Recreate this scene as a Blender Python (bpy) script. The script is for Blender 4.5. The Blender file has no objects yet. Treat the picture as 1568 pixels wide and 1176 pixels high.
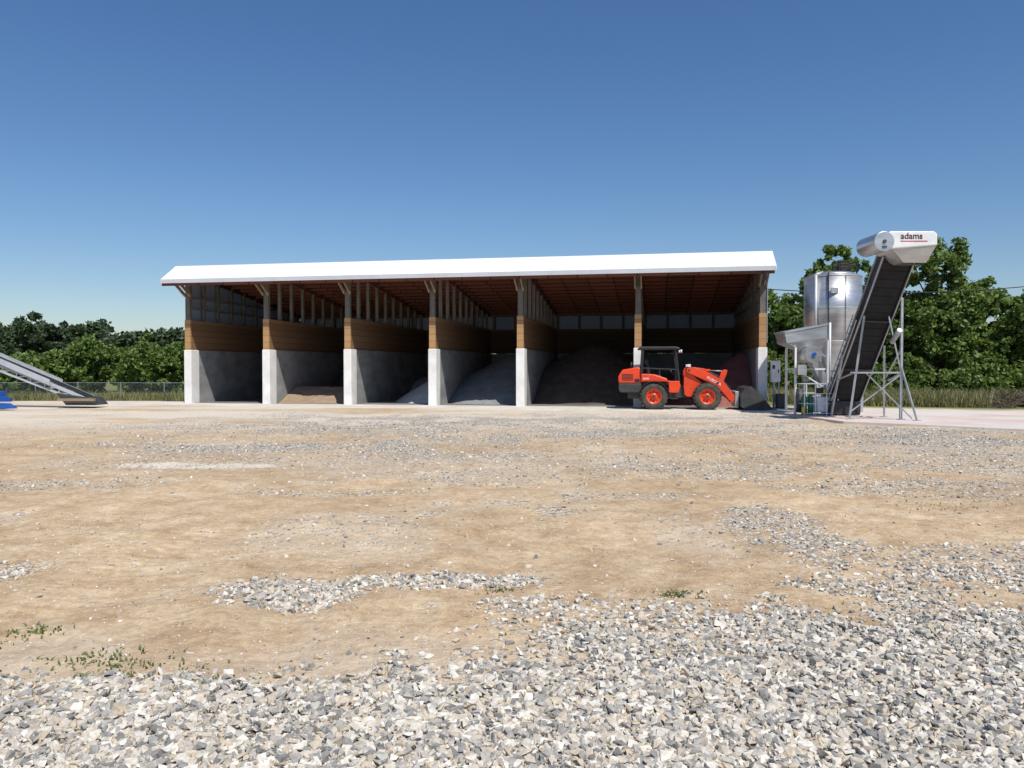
import bpy, bmesh, math, random
import numpy as np
from mathutils import Vector, Matrix
random.seed(7); RNG=np.random.default_rng(11)
scn=bpy.context.scene
R=math.radians
# ---------------------------------------------------------------- materials
def newmat(name):
    m=bpy.data.materials.new(name); m.use_nodes=True
    nt=m.node_tree; b=nt.nodes['Principled BSDF']
    return m,nt,b
def ramp(nt,stops):
    r=nt.nodes.new('ShaderNodeValToRGB')
    e=r.color_ramp.elements
    while len(e)<len(stops): e.new(0.5)
    for k,(p,c) in enumerate(stops):
        e[k].position=p; e[k].color=(c[0],c[1],c[2],1)
    return r
def noise(nt,scale,detail=4,rough=.6,coord='Object',stretch=None):
    tc=nt.nodes.new('ShaderNodeTexCoord'); n=nt.nodes.new('ShaderNodeTexNoise')
    n.inputs['Scale'].default_value=scale; n.inputs['Detail'].default_value=detail; n.inputs['Roughness'].default_value=rough
    if stretch:
        mp=nt.nodes.new('ShaderNodeMapping'); mp.inputs['Scale'].default_value=stretch
        nt.links.new(tc.outputs[coord],mp.inputs[0]); nt.links.new(mp.outputs[0],n.inputs['Vector'])
    else: nt.links.new(tc.outputs[coord],n.inputs['Vector'])
    return n
def mat(name,c1,c2=None,scale=3,rough=.7,metal=0,bump=0,stretch=None,bscale=None,lo=.35,hi=.65):
    m,nt,b=newmat(name)
    c2=c2 or tuple(x*.8 for x in c1)
    n=noise(nt,scale,stretch=stretch)
    r=ramp(nt,[(lo,c2),(hi,c1)])
    nt.links.new(n.outputs['Fac'],r.inputs[0]); nt.links.new(r.outputs[0],b.inputs['Base Color'])
    b.inputs['Roughness'].default_value=rough; b.inputs['Metallic'].default_value=metal
    if bump:
        n2=noise(nt,bscale or scale*6,stretch=stretch); bp=nt.nodes.new('ShaderNodeBump')
        bp.inputs['Strength'].default_value=bump; bp.inputs['Distance'].default_value=.02
        nt.links.new(n2.outputs['Fac'],bp.inputs['Height']); nt.links.new(bp.outputs[0],b.inputs['Normal'])
    return m
M={}
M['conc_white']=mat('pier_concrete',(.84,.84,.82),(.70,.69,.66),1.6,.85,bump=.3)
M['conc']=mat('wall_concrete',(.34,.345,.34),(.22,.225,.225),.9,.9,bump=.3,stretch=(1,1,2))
M['apron']=mat('apron_concrete',(.72,.68,.62),(.58,.53,.46),.7,.9,bump=.2)
M['post']=mat('treated_post',(.17,.16,.14),(.11,.10,.09),2,.85,bump=.3,stretch=(6,6,1))
M['roofw']=mat('white_roof_metal',(.82,.83,.84),(.76,.77,.79),.6,.38)
M['trim']=mat('trim_metal',(.55,.57,.60),(.5,.52,.55),1,.45)
M['galv']=mat('galvanised_steel',(.46,.48,.50),(.33,.35,.37),3,.5,.5)
M['alum']=mat('bare_aluminium',(.60,.62,.64),(.46,.48,.50),2,.5,.25)
M['stain']=mat('stainless_steel',(.62,.63,.64),(.46,.47,.48),1.5,.40,.8,bump=.06,stretch=(1,1,4))
M['whitep']=mat('white_paint',(.78,.79,.80),(.66,.67,.68),3,.4)
M['black']=mat('black_paint',(.025,.025,.027),(.015,.015,.016),4,.5)
M['rubber']=mat('tyre_rubber',(.035,.034,.032),(.09,.075,.06),5,.9,bump=.3)
M['belt']=mat('belt_rubber',(.010,.010,.011),(.018,.018,.019),3,.9)
M['orange']=mat('orange_paint',(.80,.062,.010),(.66,.055,.014),2.5,.38)
M['dgrey']=mat('dark_grey_casting',(.06,.06,.06),(.035,.035,.035),3,.6)
M['green']=mat('green_paint',(.03,.22,.12),(.02,.16,.09),3,.45)
M['yellow']=mat('yellow_plastic',(.75,.5,.05),None,3,.5)
M['blue']=mat('blue_paint',(.01,.10,.45),(.01,.08,.33),3,.45)
M['red']=mat('red_lettering',(.5,.03,.03),None,3,.5)
M['maroon']=mat('dark_lettering',(.10,.03,.035),None,3,.5)
M['bark']=mat('bark',(.12,.09,.065),(.06,.045,.035),4,.95,bump=.5)
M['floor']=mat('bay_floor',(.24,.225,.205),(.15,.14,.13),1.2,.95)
def boards(name,c1,c2,step=.28,axis='Z'):
    m,nt,b=newmat(name)
    tc=nt.nodes.new('ShaderNodeTexCoord'); sp=nt.nodes.new('ShaderNodeSeparateXYZ'); nt.links.new(tc.outputs['Object'],sp.inputs[0])
    d=nt.nodes.new('ShaderNodeMath'); d.operation='DIVIDE'; d.inputs[1].default_value=step; nt.links.new(sp.outputs[axis],d.inputs[0])
    fl=nt.nodes.new('ShaderNodeMath'); fl.operation='FLOOR'; nt.links.new(d.outputs[0],fl.inputs[0])
    fr=nt.nodes.new('ShaderNodeMath'); fr.operation='FRACT'; nt.links.new(d.outputs[0],fr.inputs[0])
    wn=nt.nodes.new('ShaderNodeTexWhiteNoise'); wn.noise_dimensions='1D'; nt.links.new(fl.outputs[0],wn.inputs['W'])
    n=noise(nt,3,stretch=(1,1,8) if axis=='Z' else (8,1,1))
    ad=nt.nodes.new('ShaderNodeMath'); ad.operation='MULTIPLY_ADD'; ad.inputs[1].default_value=.5
    nt.links.new(wn.outputs['Value'],ad.inputs[0]); 
    ml=nt.nodes.new('ShaderNodeMath'); ml.operation='MULTIPLY'; ml.inputs[1].default_value=.5; nt.links.new(n.outputs['Fac'],ml.inputs[0])
    nt.links.new(ml.outputs[0],ad.inputs[2])
    r=ramp(nt,[(.15,c2),(.7,c1)]); nt.links.new(ad.outputs[0],r.inputs[0])
    lt=nt.nodes.new('ShaderNodeMath'); lt.operation='LESS_THAN'; lt.inputs[1].default_value=.05; nt.links.new(fr.outputs[0],lt.inputs[0])
    mx=nt.nodes.new('ShaderNodeMixRGB'); mx.inputs[2].default_value=(c2[0]*.35,c2[1]*.35,c2[2]*.35,1)
    nt.links.new(lt.outputs[0],mx.inputs[0]); nt.links.new(r.outputs[0],mx.inputs[1]); nt.links.new(mx.outputs[0],b.inputs['Base Color'])
    b.inputs['Roughness'].default_value=.85
    return m
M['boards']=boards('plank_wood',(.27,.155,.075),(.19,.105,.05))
M['fboards']=boards('lit_plank_wood',(.46,.27,.12),(.34,.19,.085))  # lighter copy of the planks, sunlit tone put into the colour
M['bboards']=boards('shaded_plank_wood',(.14,.085,.05),(.09,.055,.035))  # darker copy of the planks, shade of the bays painted into the colour
M['ceil']=boards('roof_deck_wood',(.19,.065,.038),(.13,.045,.028),step=1.2,axis='X')
M['panel']=boards('weathered_board',(.36,.27,.17),(.25,.18,.11))
m,nt,b=newmat('translucent_siding'); M['siding']=m
b.inputs['Base Color'].default_value=(.36,.42,.50,1); b.inputs['Roughness'].default_value=.6
tr=nt.nodes.new('ShaderNodeBsdfTranslucent'); tr.inputs[0].default_value=(.35,.45,.58,1)
mx=nt.nodes.new('ShaderNodeMixShader'); mx.inputs[0].default_value=.25
nt.links.new(b.outputs[0],mx.inputs[1]); nt.links.new(tr.outputs[0],mx.inputs[2]); nt.links.new(mx.outputs[0],nt.nodes['Material Output'].inputs[0])
def pilemat(name,c1,c2):
    return mat(name,c1,c2,2.2,.95,bump=.8,bscale=25)
def leafmat(name,dark,light,sc=.55):
    m,nt,b=newmat(name)
    n=noise(nt,sc,3); g=nt.nodes.new('ShaderNodeNewGeometry')
    ad=nt.nodes.new('ShaderNodeMath'); ad.operation='MULTIPLY_ADD'; ad.inputs[1].default_value=.45
    nt.links.new(g.outputs['Random Per Island'],ad.inputs[0])
    ml=nt.nodes.new('ShaderNodeMath'); ml.operation='MULTIPLY'; ml.inputs[1].default_value=.6; nt.links.new(n.outputs['Fac'],ml.inputs[0]); nt.links.new(ml.outputs[0],ad.inputs[2])
    r=ramp(nt,[(.2,dark),(.8,light)]); nt.links.new(ad.outputs[0],r.inputs[0])
    nt.links.new(r.outputs[0],b.inputs['Base Color']); b.inputs['Roughness'].default_value=.55
    tr=nt.nodes.new('ShaderNodeBsdfTranslucent'); nt.links.new(r.outputs[0],tr.inputs[0])
    mx=nt.nodes.new('ShaderNodeMixShader'); mx.inputs[0].default_value=.35
    nt.links.new(b.outputs[0],mx.inputs[1]); nt.links.new(tr.outputs[0],mx.inputs[2]); nt.links.new(mx.outputs[0],nt.nodes['Material Output'].inputs[0])
    return m
M['leaf']=leafmat('leaves_green',(.055,.11,.020),(.21,.30,.06))
M['leafd']=leafmat('leaves_dark',(.035,.065,.028),(.09,.13,.055),.25)
M['grass']=leafmat('grass_blades',(.10,.13,.035),(.38,.34,.16))
# ---------------------------------------------------------------- mesh helpers
def empty(name,loc=(0,0,0),rz=0):
    e=bpy.data.objects.new(name,None); e.location=loc; e.rotation_euler=(0,0,rz); e.empty_display_size=.2
    scn.collection.objects.link(e); return e
class Part:
    def __init__(s,name,m,parent=None): s.name=name; s.m=m; s.parent=parent; s.bm=bmesh.new()
    def box(s,x0,x1,y0,y1,z0,z1,mx=None):
        v=[s.bm.verts.new(Vector(p) if mx is None else mx@Vector(p)) for p in [(x0,y0,z0),(x1,y0,z0),(x1,y1,z0),(x0,y1,z0),(x0,y0,z1),(x1,y0,z1),(x1,y1,z1),(x0,y1,z1)]]
        for f in [(0,3,2,1),(4,5,6,7),(0,1,5,4),(1,2,6,5),(2,3,7,6),(3,0,4,7)]: s.bm.faces.new([v[i] for i in f])
        return s
    def beam(s,p0,p1,w,h=None):
        h=h or w; p0=Vector(p0); p1=Vector(p1); d=p1-p0; L=d.length
        q=d.to_track_quat('Z','Y').to_matrix().to_4x4(); mx=Matrix.Translation(p0)@q
        return s.box(-w/2,w/2,-h/2,h/2,0,L,mx)
    def tube(s,p0,p1,r0,r1=None,n=16,cap=True):
        r1=r0 if r1 is None else r1; p0=Vector(p0); p1=Vector(p1); d=p1-p0
        q=d.to_track_quat('Z','Y').to_matrix()
        a=[];b=[]
        for i in range(n):
            t=2*math.pi*i/n; u=q@Vector((math.cos(t),math.sin(t),0))
            a.append(s.bm.verts.new(p0+u*r0)); b.append(s.bm.verts.new(p1+u*r1))
        for i in range(n):
            j=(i+1)%n; f=s.bm.faces.new([a[i],a[j],b[j],b[i]]); f.smooth=n>8
        if cap: s.bm.faces.new(a[::-1]); s.bm.faces.new(b)
        return s
    def prism(s,pts,y0,y1):
        a=[s.bm.verts.new((x,y0,z)) for x,z in pts]; b=[s.bm.verts.new((x,y1,z)) for x,z in pts]
        s.bm.faces.new(a); s.bm.faces.new(b[::-1]); n=len(pts)
        for i in range(n):
            j=(i+1)%n; s.bm.faces.new([a[j],a[i],b[i],b[j]])
        return s
    def lathe(s,prof,c,n=40):
        rings=[]
        for r,y in prof:
            rings.append([s.bm.verts.new((c[0]+r*math.cos(2*math.pi*i/n),c[1]+y,c[2]+r*math.sin(2*math.pi*i/n))) for i in range(n)])
        for k in range(len(rings)-1):
            for i in range(n):
                j=(i+1)%n; f=s.bm.faces.new([rings[k][i],rings[k][j],rings[k+1][j],rings[k+1][i]]); f.smooth=True
        return s
    def poly(s,vs,fs):
        v=[s.bm.verts.new(p) for p in vs]
        for f in fs: s.bm.faces.new([v[i] for i in f])
        return s
    def emit(s,bevel=0,top=False):
        bmesh.ops.recalc_face_normals(s.bm,faces=s.bm.faces)
        me=bpy.data.meshes.new(s.name); s.bm.to_mesh(me); s.bm.free()
        o=bpy.data.objects.new(s.name,me); me.materials.append(s.m); scn.collection.objects.link(o)
        if s.parent: o.parent=s.parent
        if bevel:
            b=o.modifiers.new('bevel','BEVEL'); b.width=bevel; b.segments=2; b.limit_method='ANGLE'; b.angle_limit=R(35)
        return o
def npmesh(name,verts,faces,m,parent=None,smooth=False):
    me=bpy.data.meshes.new(name); k=faces.shape[1]
    me.vertices.add(len(verts)); me.vertices.foreach_set('co',verts.astype(np.float32).ravel())
    me.loops.add(faces.size); me.loops.foreach_set('vertex_index',faces.astype(np.int32).ravel())
    me.polygons.add(len(faces)); me.polygons.foreach_set('loop_start',np.arange(0,faces.size,k,dtype=np.int32))
    me.polygons.foreach_set('use_smooth',np.full(len(faces),bool(smooth)))
    me.update(calc_edges=True); me.validate()
    o=bpy.data.objects.new(name,me); me.materials.append(m); scn.collection.objects.link(o)
    if parent: o.parent=parent
    return o
def text(s,size,loc,rot,m,parent,name='lettering'):
    c=bpy.data.curves.new(name,'FONT'); c.body=s; c.size=size; c.extrude=.004; c.offset=size*.015
    o=bpy.data.objects.new(name,c); o.location=loc; o.rotation_euler=rot; c.materials.append(m); scn.collection.objects.link(o); o.parent=parent
# ---------------------------------------------------------------- noise (numpy)
def h2(ix,iy,seed):
    n=(ix.astype(np.int64)*374761393+iy.astype(np.int64)*668265263+seed*974711)&0x7fffffff
    n=((n^(n>>13))*1274126177)&0x7fffffff
    return ((n^(n>>16))&0xffff)/65535.
def vn(x,y,seed=0):
    ix=np.floor(x);iy=np.floor(y);fx=x-ix;fy=y-iy;fx=fx*fx*(3-2*fx);fy=fy*fy*(3-2*fy)
    a=h2(ix,iy,seed);b=h2(ix+1,iy,seed);c=h2(ix,iy+1,seed);d=h2(ix+1,iy+1,seed)
    return (a*(1-fx)+b*fx)*(1-fy)+(c*(1-fx)+d*fx)*fy
def fbm(x,y,s=1,seed=0,o=4):
    t=0;a=.5;tot=0
    for k in range(o):
        t=t+a*vn(x*s+17*k,y*s-9*k,seed+k);tot+=a;a*=.55;s*=2.1
    return t/tot
def sst(a,b,x): 
    t=np.clip((x-a)/(b-a),0,1); return t*t*(3-2*t)
PATCH=[(-1.75,5.75,.48,.36,.72),(-.65,6.15,.62,.2,.7),(.35,5.5,.5,.25,.5),(2.8,8.0,.5,1.2,.7),(.5,9.2,.3,.4,.6),(-4.3,6.4,.5,.3,.5),
 (5.6,10.9,1.6,.9,.45),(1.6,10.2,1.0,.3,.4),(4.2,6.9,1.3,.5,.5),(3.2,13,2.2,1.2,.5),(-7,11.2,2,.5,.4),(-2.4,10.5,1.2,.3,.35),(-5.5,14.5,2.4,.6,.4),(7.6,13.5,1.6,1.2,.55),(-.6,11.2,.4,.25,.5)]
def masks(x,y):
    n1=fbm(x,y,1.6,3); n2=fbm(x,y,.5,9); n3=fbm(x*.35,y*1.0,.55,21); n4=fbm(x,y,1.1,77)
    yb=np.interp(x,[-6,-3,0,.35,1.1,2.5,4,7],[4.5,4.3,4.35,4.55,4.95,5.2,5.7,6.4])
    q0=y-yb+(n1-.5)*1.6
    g=1-sst(-.45,.35,q0)
    g=np.maximum(g,.5*(1-sst(.0,1.6,q0))*sst(-1,.6,x)*sst(.30,.55,n4))
    for (cx,cy,rx,ry,s) in PATCH:
        q=((x-cx)/rx)**2+((y-cy)/ry)**2
        g=np.maximum(g,s*(1-sst(.1,2.3,q+(n1-.5)*2.8)))
    far=sst(11,17,y)*(1-sst(25,31,y))*sst(-15,-4,x+2*(n2-.5))*(.20+.75*sst(.43,.62,.5*n3+.5*n4))
    g=np.maximum(g,far)
    g=np.maximum(g,.28*sst(.48,.72,n2)*sst(6,9,y))
    pale=(1-sst(.6,1.6,((x+5.3)/1.35)**2+((y-13.4)/.38)**2+(n1-.5)*1.2))
    pale=np.maximum(pale,.9*sst(17,26,y)*sst(.25,.55,n3))
    pale=np.maximum(pale,.25*sst(.5,.7,n2))
    grass=np.where(x<-15,sst(38.5,41,y+2*(n2-.5)),0)
    grass=np.maximum(grass,np.where(x>9,sst(0,2.5,y-np.interp(x,[9,14,18,40],[33,31.5,29.5,27])+2*(n2-.5)),0))
    grass=np.maximum(grass,sst(49,52,y))
    return g,pale,grass
def gz(x,y):
    z=-.48*sst(38.5,47,y)*np.where(x<5,1,0)-.2*sst(40,60,y)*np.where(x>=5,1,0)
    w=1-sst(28,33,y)
    near=sst(4.3,5.6,y)
    z=z+w*((.03+.04*near)*(fbm(x,y,.45,5)-.5)+(.02+.035*near)*(fbm(x,y,1.7,6)-.5)+.04*(fbm(x,y,4.2,8,3)-.5))
    for off in (0,1.75):
        c=-3.2+off+.05*(y-6)**2
        z=z-w*.022*np.exp(-((x-c)/.2)**2)*(.7+.3*np.sin(y*38))
    for off in (0,1.8):
        c=3.0+off-.12*(y-9)+.5*np.sin(y*.35)
        z=z-w*.018*np.exp(-((x-c)/.22)**2)*(.7+.3*np.sin(y*30))
    return z-w*.015
# ---------------------------------------------------------------- ground
def axis(segs):
    out=[]
    for a,b,st in segs: out+=list(np.arange(a,b,st))
    return np.array(out)
xs=np.concatenate([axis([(-900,-100,80),(-100,-30,5),(-30,-12,.5),(-12,-6,.15),(-6,6,.045),(6,14,.15),(14,30,.4),(30,100,5)]),np.arange(100,901,80)])
ys=np.concatenate([np.array([-60,-30,-12,-6,-2,0,1,2]),np.arange(2.6,9,.045),9+np.cumsum(np.linspace(.05,.5,160)),np.arange(55,120,6),np.array([130,180,300,600,1500.])])
X,Y=np.meshgrid(xs,ys); ny,nx=X.shape
Z=gz(X,Y)
V=np.stack([X.ravel(),Y.ravel(),Z.ravel()],1)
i=np.arange((ny-1)*(nx-1)); r=i//(nx-1); c=i%(nx-1); a=r*nx+c
F=np.stack([a,a+1,a+nx+1,a+nx],1)
m,nt,b=newmat('yard_ground'); L=nt.links; N=nt.nodes
at=N.new('ShaderNodeAttribute'); at.attribute_name='masks'
sp=N.new('ShaderNodeSeparateColor'); L.new(at.outputs['Color'],sp.inputs[0])
def math_(op,a,b_=None,c=None):
    n=N.new('ShaderNodeMath'); n.operation=op
    for k,v in enumerate((a,b_,c)):
        if v is None: continue
        if isinstance(v,(int,float)): n.inputs[k].default_value=v
        else: L.new(v,n.inputs[k])
    return n.outputs[0]
def mixc(f,a,b_,mode='MIX'):
    n=N.new('ShaderNodeMixRGB'); n.blend_type=mode
    for k,v in enumerate((f,a,b_)):
        if isinstance(v,(int,float)): n.inputs[k].default_value=v
        elif isinstance(v,tuple): n.inputs[k].default_value=(*v,1)
        else: L.new(v,n.inputs[k])
    return n.outputs[0]
n0=noise(nt,.35,4); n1=noise(nt,2.2,6,.65); n2=noise(nt,14,5,.72); n3=noise(nt,70,2,.7)
dr=ramp(nt,[(.3,(.46,.325,.195)),(.5,(.60,.455,.295)),(.72,(.72,.59,.42))]); L.new(n1.outputs['Fac'],dr.inputs[0])
dl=ramp(nt,[(.3,(.78,.74,.69)),(.7,(1.08,1.07,1.05))]); L.new(n0.outputs['Fac'],dl.inputs[0])
dirt=mixc(1.,dr.outputs[0],dl.outputs[0],'MULTIPLY')
d2=ramp(nt,[(.3,(.66,.63,.58)),(.62,(1.12,1.12,1.12))]); L.new(n2.outputs['Fac'],d2.inputs[0])
dirt=mixc(.85,dirt,d2.outputs[0],'MULTIPLY')
dirt=mixc(math_('MULTIPLY',sp.outputs['Green'],.85),dirt,(.74,.67,.56))
tc=N.new('ShaderNodeTexCoord')
def vor(scale):
    v=N.new('ShaderNodeTexVoronoi'); v.inputs['Scale'].default_value=scale; L.new(tc.outputs['Object'],v.inputs['Vector']); return v
v1=vor(24); bw=N.new('ShaderNodeSeparateColor'); L.new(v1.outputs['Color'],bw.inputs[0])
sr=ramp(nt,[(0,(.27,.26,.245)),(.25,(.47,.45,.41)),(.6,(.67,.63,.56)),(1,(.82,.79,.72))]); L.new(bw.outputs[0],sr.inputs[0])
gap=ramp(nt,[(.3,(1,1,1)),(.65,(.55,.48,.39))]); L.new(v1.outputs['Distance'],gap.inputs[0])
stone=mixc(1.,sr.outputs[0],gap.outputs[0],'MULTIPLY')
pres=math_('ADD',math_('MULTIPLY',sp.outputs['Red'],1.05),math_('MULTIPLY',math_('SUBTRACT',n1.outputs['Fac'],.5),.9))
pm=math_('GREATER_THAN',math_('ADD',pres,-.05),math_('ADD',math_('MULTIPLY',bw.outputs[1],.95),.03))
col=mixc(pm,dirt,stone)
v2=vor(75); b2=N.new('ShaderNodeSeparateColor'); L.new(v2.outputs['Color'],b2.inputs[0])
peb=math_('MULTIPLY',math_('GREATER_THAN',b2.outputs[0],.84),math_('LESS_THAN',v2.outputs['Distance'],.5))
col=mixc(math_('MULTIPLY',peb,.55),col,mixc(b2.outputs[1],(.30,.24,.18),(.76,.71,.62)))
gr=ramp(nt,[(.3,(.08,.11,.03)),(.55,(.21,.22,.08)),(.75,(.42,.37,.20))]); L.new(n2.outputs['Fac'],gr.inputs[0])
col=mixc(sp.outputs['Blue'],col,gr.outputs[0])
L.new(col,b.inputs['Base Color']); b.inputs['Roughness'].default_value=.95
b.inputs['Specular IOR Level'].default_value=.15
hh=math_('ADD',math_('MULTIPLY',n2.outputs['Fac'],.9),math_('ADD',math_('MULTIPLY',n3.outputs['Fac'],.3),math_('MULTIPLY',math_('MULTIPLY',pm,math_('SUBTRACT',1,v1.outputs['Distance'])),.9)))
bp=N.new('ShaderNodeBump'); bp.inputs['Strength'].default_value=.8; bp.inputs['Distance'].default_value=.028
L.new(hh,bp.inputs['Height']); L.new(bp.outputs[0],b.inputs['Normal'])
ground=npmesh('ground',V,F,m,smooth=True)
g,p,gs=masks(V[:,0],V[:,1])
ca=ground.data.attributes.new('masks','FLOAT_COLOR','POINT')
ca.data.foreach_set('color',np.stack([np.clip(g,0,1),np.clip(p,0,1),np.clip(gs,0,1),np.ones_like(g)],1).astype(np.float32).ravel())
# ---------------------------------------------------------------- gravel (one mesh of angular crushed rock)
VAR=[]
for k in range(70):
    bm=bmesh.new()
    q=RNG.normal(size=(9,3)); q/=np.linalg.norm(q,axis=1)[:,None]; q=np.sign(q)*np.abs(q)**.75*RNG.uniform(.8,1.1,(9,1))
    for p in q: bm.verts.new(p)
    res=bmesh.ops.convex_hull(bm,input=bm.verts)
    bmesh.ops.delete(bm,geom=[v for v in bm.verts if not v.link_faces],context='VERTS')
    bm.verts.index_update(); bm.verts.ensure_lookup_table()
    VAR.append((np.array([v.co[:] for v in bm.verts]),np.array([[v.index for v in f.verts] for f in bm.faces]))); bm.free()
def scatter(n,y0,y1,power,rmin,rmax,thr=0.):
    y=y0+(y1-y0)*RNG.random(n); x=RNG.uniform(-1,1,n)*(.72*y+.4)
    g,p,gs=masks(x,y); fine=fbm(x,y,7,33,3)
    keep=RNG.random(n)<np.clip(g*(.55+.9*fine),0,1)**power+thr
    return x[keep],y[keep],RNG.uniform(0,1,keep.sum())**1.3*(rmax-rmin)+rmin
sets=[scatter(76000,2.7,6.6,1.6,.011,.033),
      scatter(34000,5,12,1.35,.009,.027,.012),
      scatter(20000,3,9,1,.004,.012,.35),
      scatter(26000,11,24,1.1,.014,.032,.01)]
sx=np.concatenate([s[0] for s in sets]); sy=np.concatenate([s[1] for s in sets]); sr_=np.concatenate([s[2] for s in sets]); ns=len(sx)
print('stones',ns)
gg=masks(sx,sy)[0]; sz=gz(sx,sy)+sr_*RNG.uniform(-.1,.40,ns)+RNG.uniform(0,.018,ns)*(gg>.8)
vi=RNG.integers(0,len(VAR),ns); VV=[];FF=[];off=0
for k,(vv,ff) in enumerate(VAR):
    I=np.where(vi==k)[0]; n=len(I)
    if n==0: continue
    ax=RNG.uniform(.65,1.35,(n,1,3)); ax[:,:,2]*=.72; P=vv[None]*ax
    tl=RNG.normal(0,.4,n); c,s=np.cos(tl)[:,None],np.sin(tl)[:,None]; x_,z_=P[:,:,0].copy(),P[:,:,2].copy()
    P[:,:,0]=x_*c-z_*s; P[:,:,2]=x_*s+z_*c
    an=RNG.uniform(0,2*np.pi,n); c,s=np.cos(an)[:,None],np.sin(an)[:,None]; x_,y_=P[:,:,0].copy(),P[:,:,1].copy()
    P[:,:,0]=x_*c-y_*s; P[:,:,1]=x_*s+y_*c
    P*=sr_[I][:,None,None]; P[:,:,0]+=sx[I][:,None]; P[:,:,1]+=sy[I][:,None]; P[:,:,2]+=sz[I][:,None]
    VV.append(P.reshape(-1,3)); FF.append((ff[None]+len(vv)*np.arange(n)[:,None,None]).reshape(-1,3)+off); off+=n*len(vv)
m,nt,b=newmat('crushed_stone'); ge=nt.nodes.new('ShaderNodeNewGeometry')
r=ramp(nt,[(0,(.20,.20,.195)),(.14,(.34,.335,.32)),(.36,(.49,.47,.43)),(.54,(.58,.49,.37)),(.72,(.64,.60,.53)),(1,(.78,.75,.68))])
nt.links.new(ge.outputs['Random Per Island'],r.inputs[0])
n=noise(nt,60,3); r2=ramp(nt,[(.3,(.78,.74,.68)),(.65,(1.05,1.05,1.05))]); nt.links.new(n.outputs['Fac'],r2.inputs[0])
mx=nt.nodes.new('ShaderNodeMixRGB'); mx.blend_type='MULTIPLY'; mx.inputs[0].default_value=1
nt.links.new(r.outputs[0],mx.inputs[1]); nt.links.new(r2.outputs[0],mx.inputs[2]); nt.links.new(mx.outputs[0],b.inputs['Base Color'])
b.inputs['Roughness'].default_value=.9; b.inputs['Specular IOR Level'].default_value=.2
npmesh('gravel',np.concatenate(VV),np.concatenate(FF),m)
# ---------------------------------------------------------------- grass helper
def blades(name,x,y,hmin,hmax,w,m,parent=None,lean=.35):
    n=len(x); h=RNG.uniform(hmin,hmax,n); a=RNG.uniform(0,2*np.pi,n); z=gz(x,y)
    dx,dy=np.cos(a)*w,np.sin(a)*w; lx,ly=RNG.normal(0,lean,n)*h,RNG.normal(0,lean,n)*h
    A=np.stack([x-dx,y-dy,z-.01],1);B=np.stack([x+dx,y+dy,z-.01],1)
    C=np.stack([x+dx*.7+lx*.35,y+dy*.7+ly*.35,z+h*.6],1);D=np.stack([x-dx*.7+lx*.35,y-dy*.7+ly*.35,z+h*.6],1);E=np.stack([x+lx,y+ly,z+h],1)
    E2=E+np.stack([dx*.1,dy*.1,0*h],1)
    V=np.stack([A,B,C,D,E,E2],1).reshape(-1,3); k=6*np.arange(n)[:,None]
    F=np.concatenate([k+np.array([[0,1,2,3]]),k+np.array([[3,2,5,4]])])
    return npmesh(name,V,F,m,parent)
wx=[];wy=[]
for (cx,cy,rr,n) in [(-2.35,4.45,.14,110),(-2.15,4.35,.12,60),(-3.0,4.95,.10,70),(-3.15,4.85,.12,30),(1.2,5.72,.07,90),(-.1,5.9,.08,40),(-1.9,4.25,.2,70),(-1.7,3.9,.12,50),(-1.5,4.1,.2,35),(2.0,5.2,.25,45),(-1.9,3.6,.1,40),(.35,4.75,.2,40),(3.0,5.6,.3,40),(5.2,9.5,.4,60),(2.7,4.9,.2,30),(-1.45,3.75,.08,40),(-1.75,3.35,.06,30)]:
    wx.append(RNG.normal(cx,rr,n)); wy.append(RNG.normal(cy,rr*.6,n))
M['weed']=leafmat('weed_leaves',(.07,.12,.03),(.20,.25,.08))
blades('weeds',np.concatenate(wx),np.concatenate(wy),.010,.030,.008,M['weed'],lean=.9)
# ---------------------------------------------------------------- storage shed
TH=math.atan2(-.1813,.9834)
shed=empty('storage_shed',(-14.9,36.2,0),TH)
S=[0,3.88,7.76,11.64,15.5,20.43,25.37]; D=12.
CZ,BZ=2.46,3.84
def rz(y): return 6.12-(1.35/12.0)*y
pier=Part('concrete_piers',M['conc_white'],shed); wall=Part('concrete_walls',M['conc'],shed)
bd=Part('plank_walls',M['boards'],shed); po=Part('timber_posts',M['post'],shed); br=Part('knee_braces',M['panel'],shed); fp=Part('front_boards',M['fboards'],shed)
for k,s in enumerate(S):
    pier.box(s-.18,s+.18,0,.66,0,CZ)
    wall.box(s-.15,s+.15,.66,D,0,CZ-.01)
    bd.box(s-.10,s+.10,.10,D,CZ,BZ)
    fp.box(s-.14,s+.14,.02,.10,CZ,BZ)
    po.box(s-.11,s+.11,.03,.22,BZ,rz(0)-.05)
    yy=1.3
    while yy<D-.3:
        po.box(s-.07,s+.07,yy,yy+.14,BZ,rz(yy)-.05); yy+=1.22
    for off in (-.13,.13):
        br.beam((s+off,.05,4.95),(s+off,-.85,5.50),.05,.14)
    br.beam((s,.1,5.66),(s,-.95,5.46),.09,.16)
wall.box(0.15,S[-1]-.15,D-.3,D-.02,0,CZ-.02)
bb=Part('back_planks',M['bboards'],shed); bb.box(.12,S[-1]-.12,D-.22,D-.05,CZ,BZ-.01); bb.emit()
po.box(.1,S[-1]-.1,D-.2,D-.06,rz(D)-.2,rz(D)-.06)
x=.8
while x<S[-1]-.3:
    po.box(x,x+.14,D-.24,D-.1,BZ,rz(D)-.2); x+=1.23
for s in (S[0],S[-1]):
    po.box(s-.05,s+.05,.25,D-.3,4.35,4.44); po.box(s-.05,s+.05,.25,D-.3,4.85,4.94)
pier.emit(.02); wall.emit(); bd.emit(); fp.emit(); po.emit(); br.emit()
sd=Part('siding',M['siding'],shed)
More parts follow.
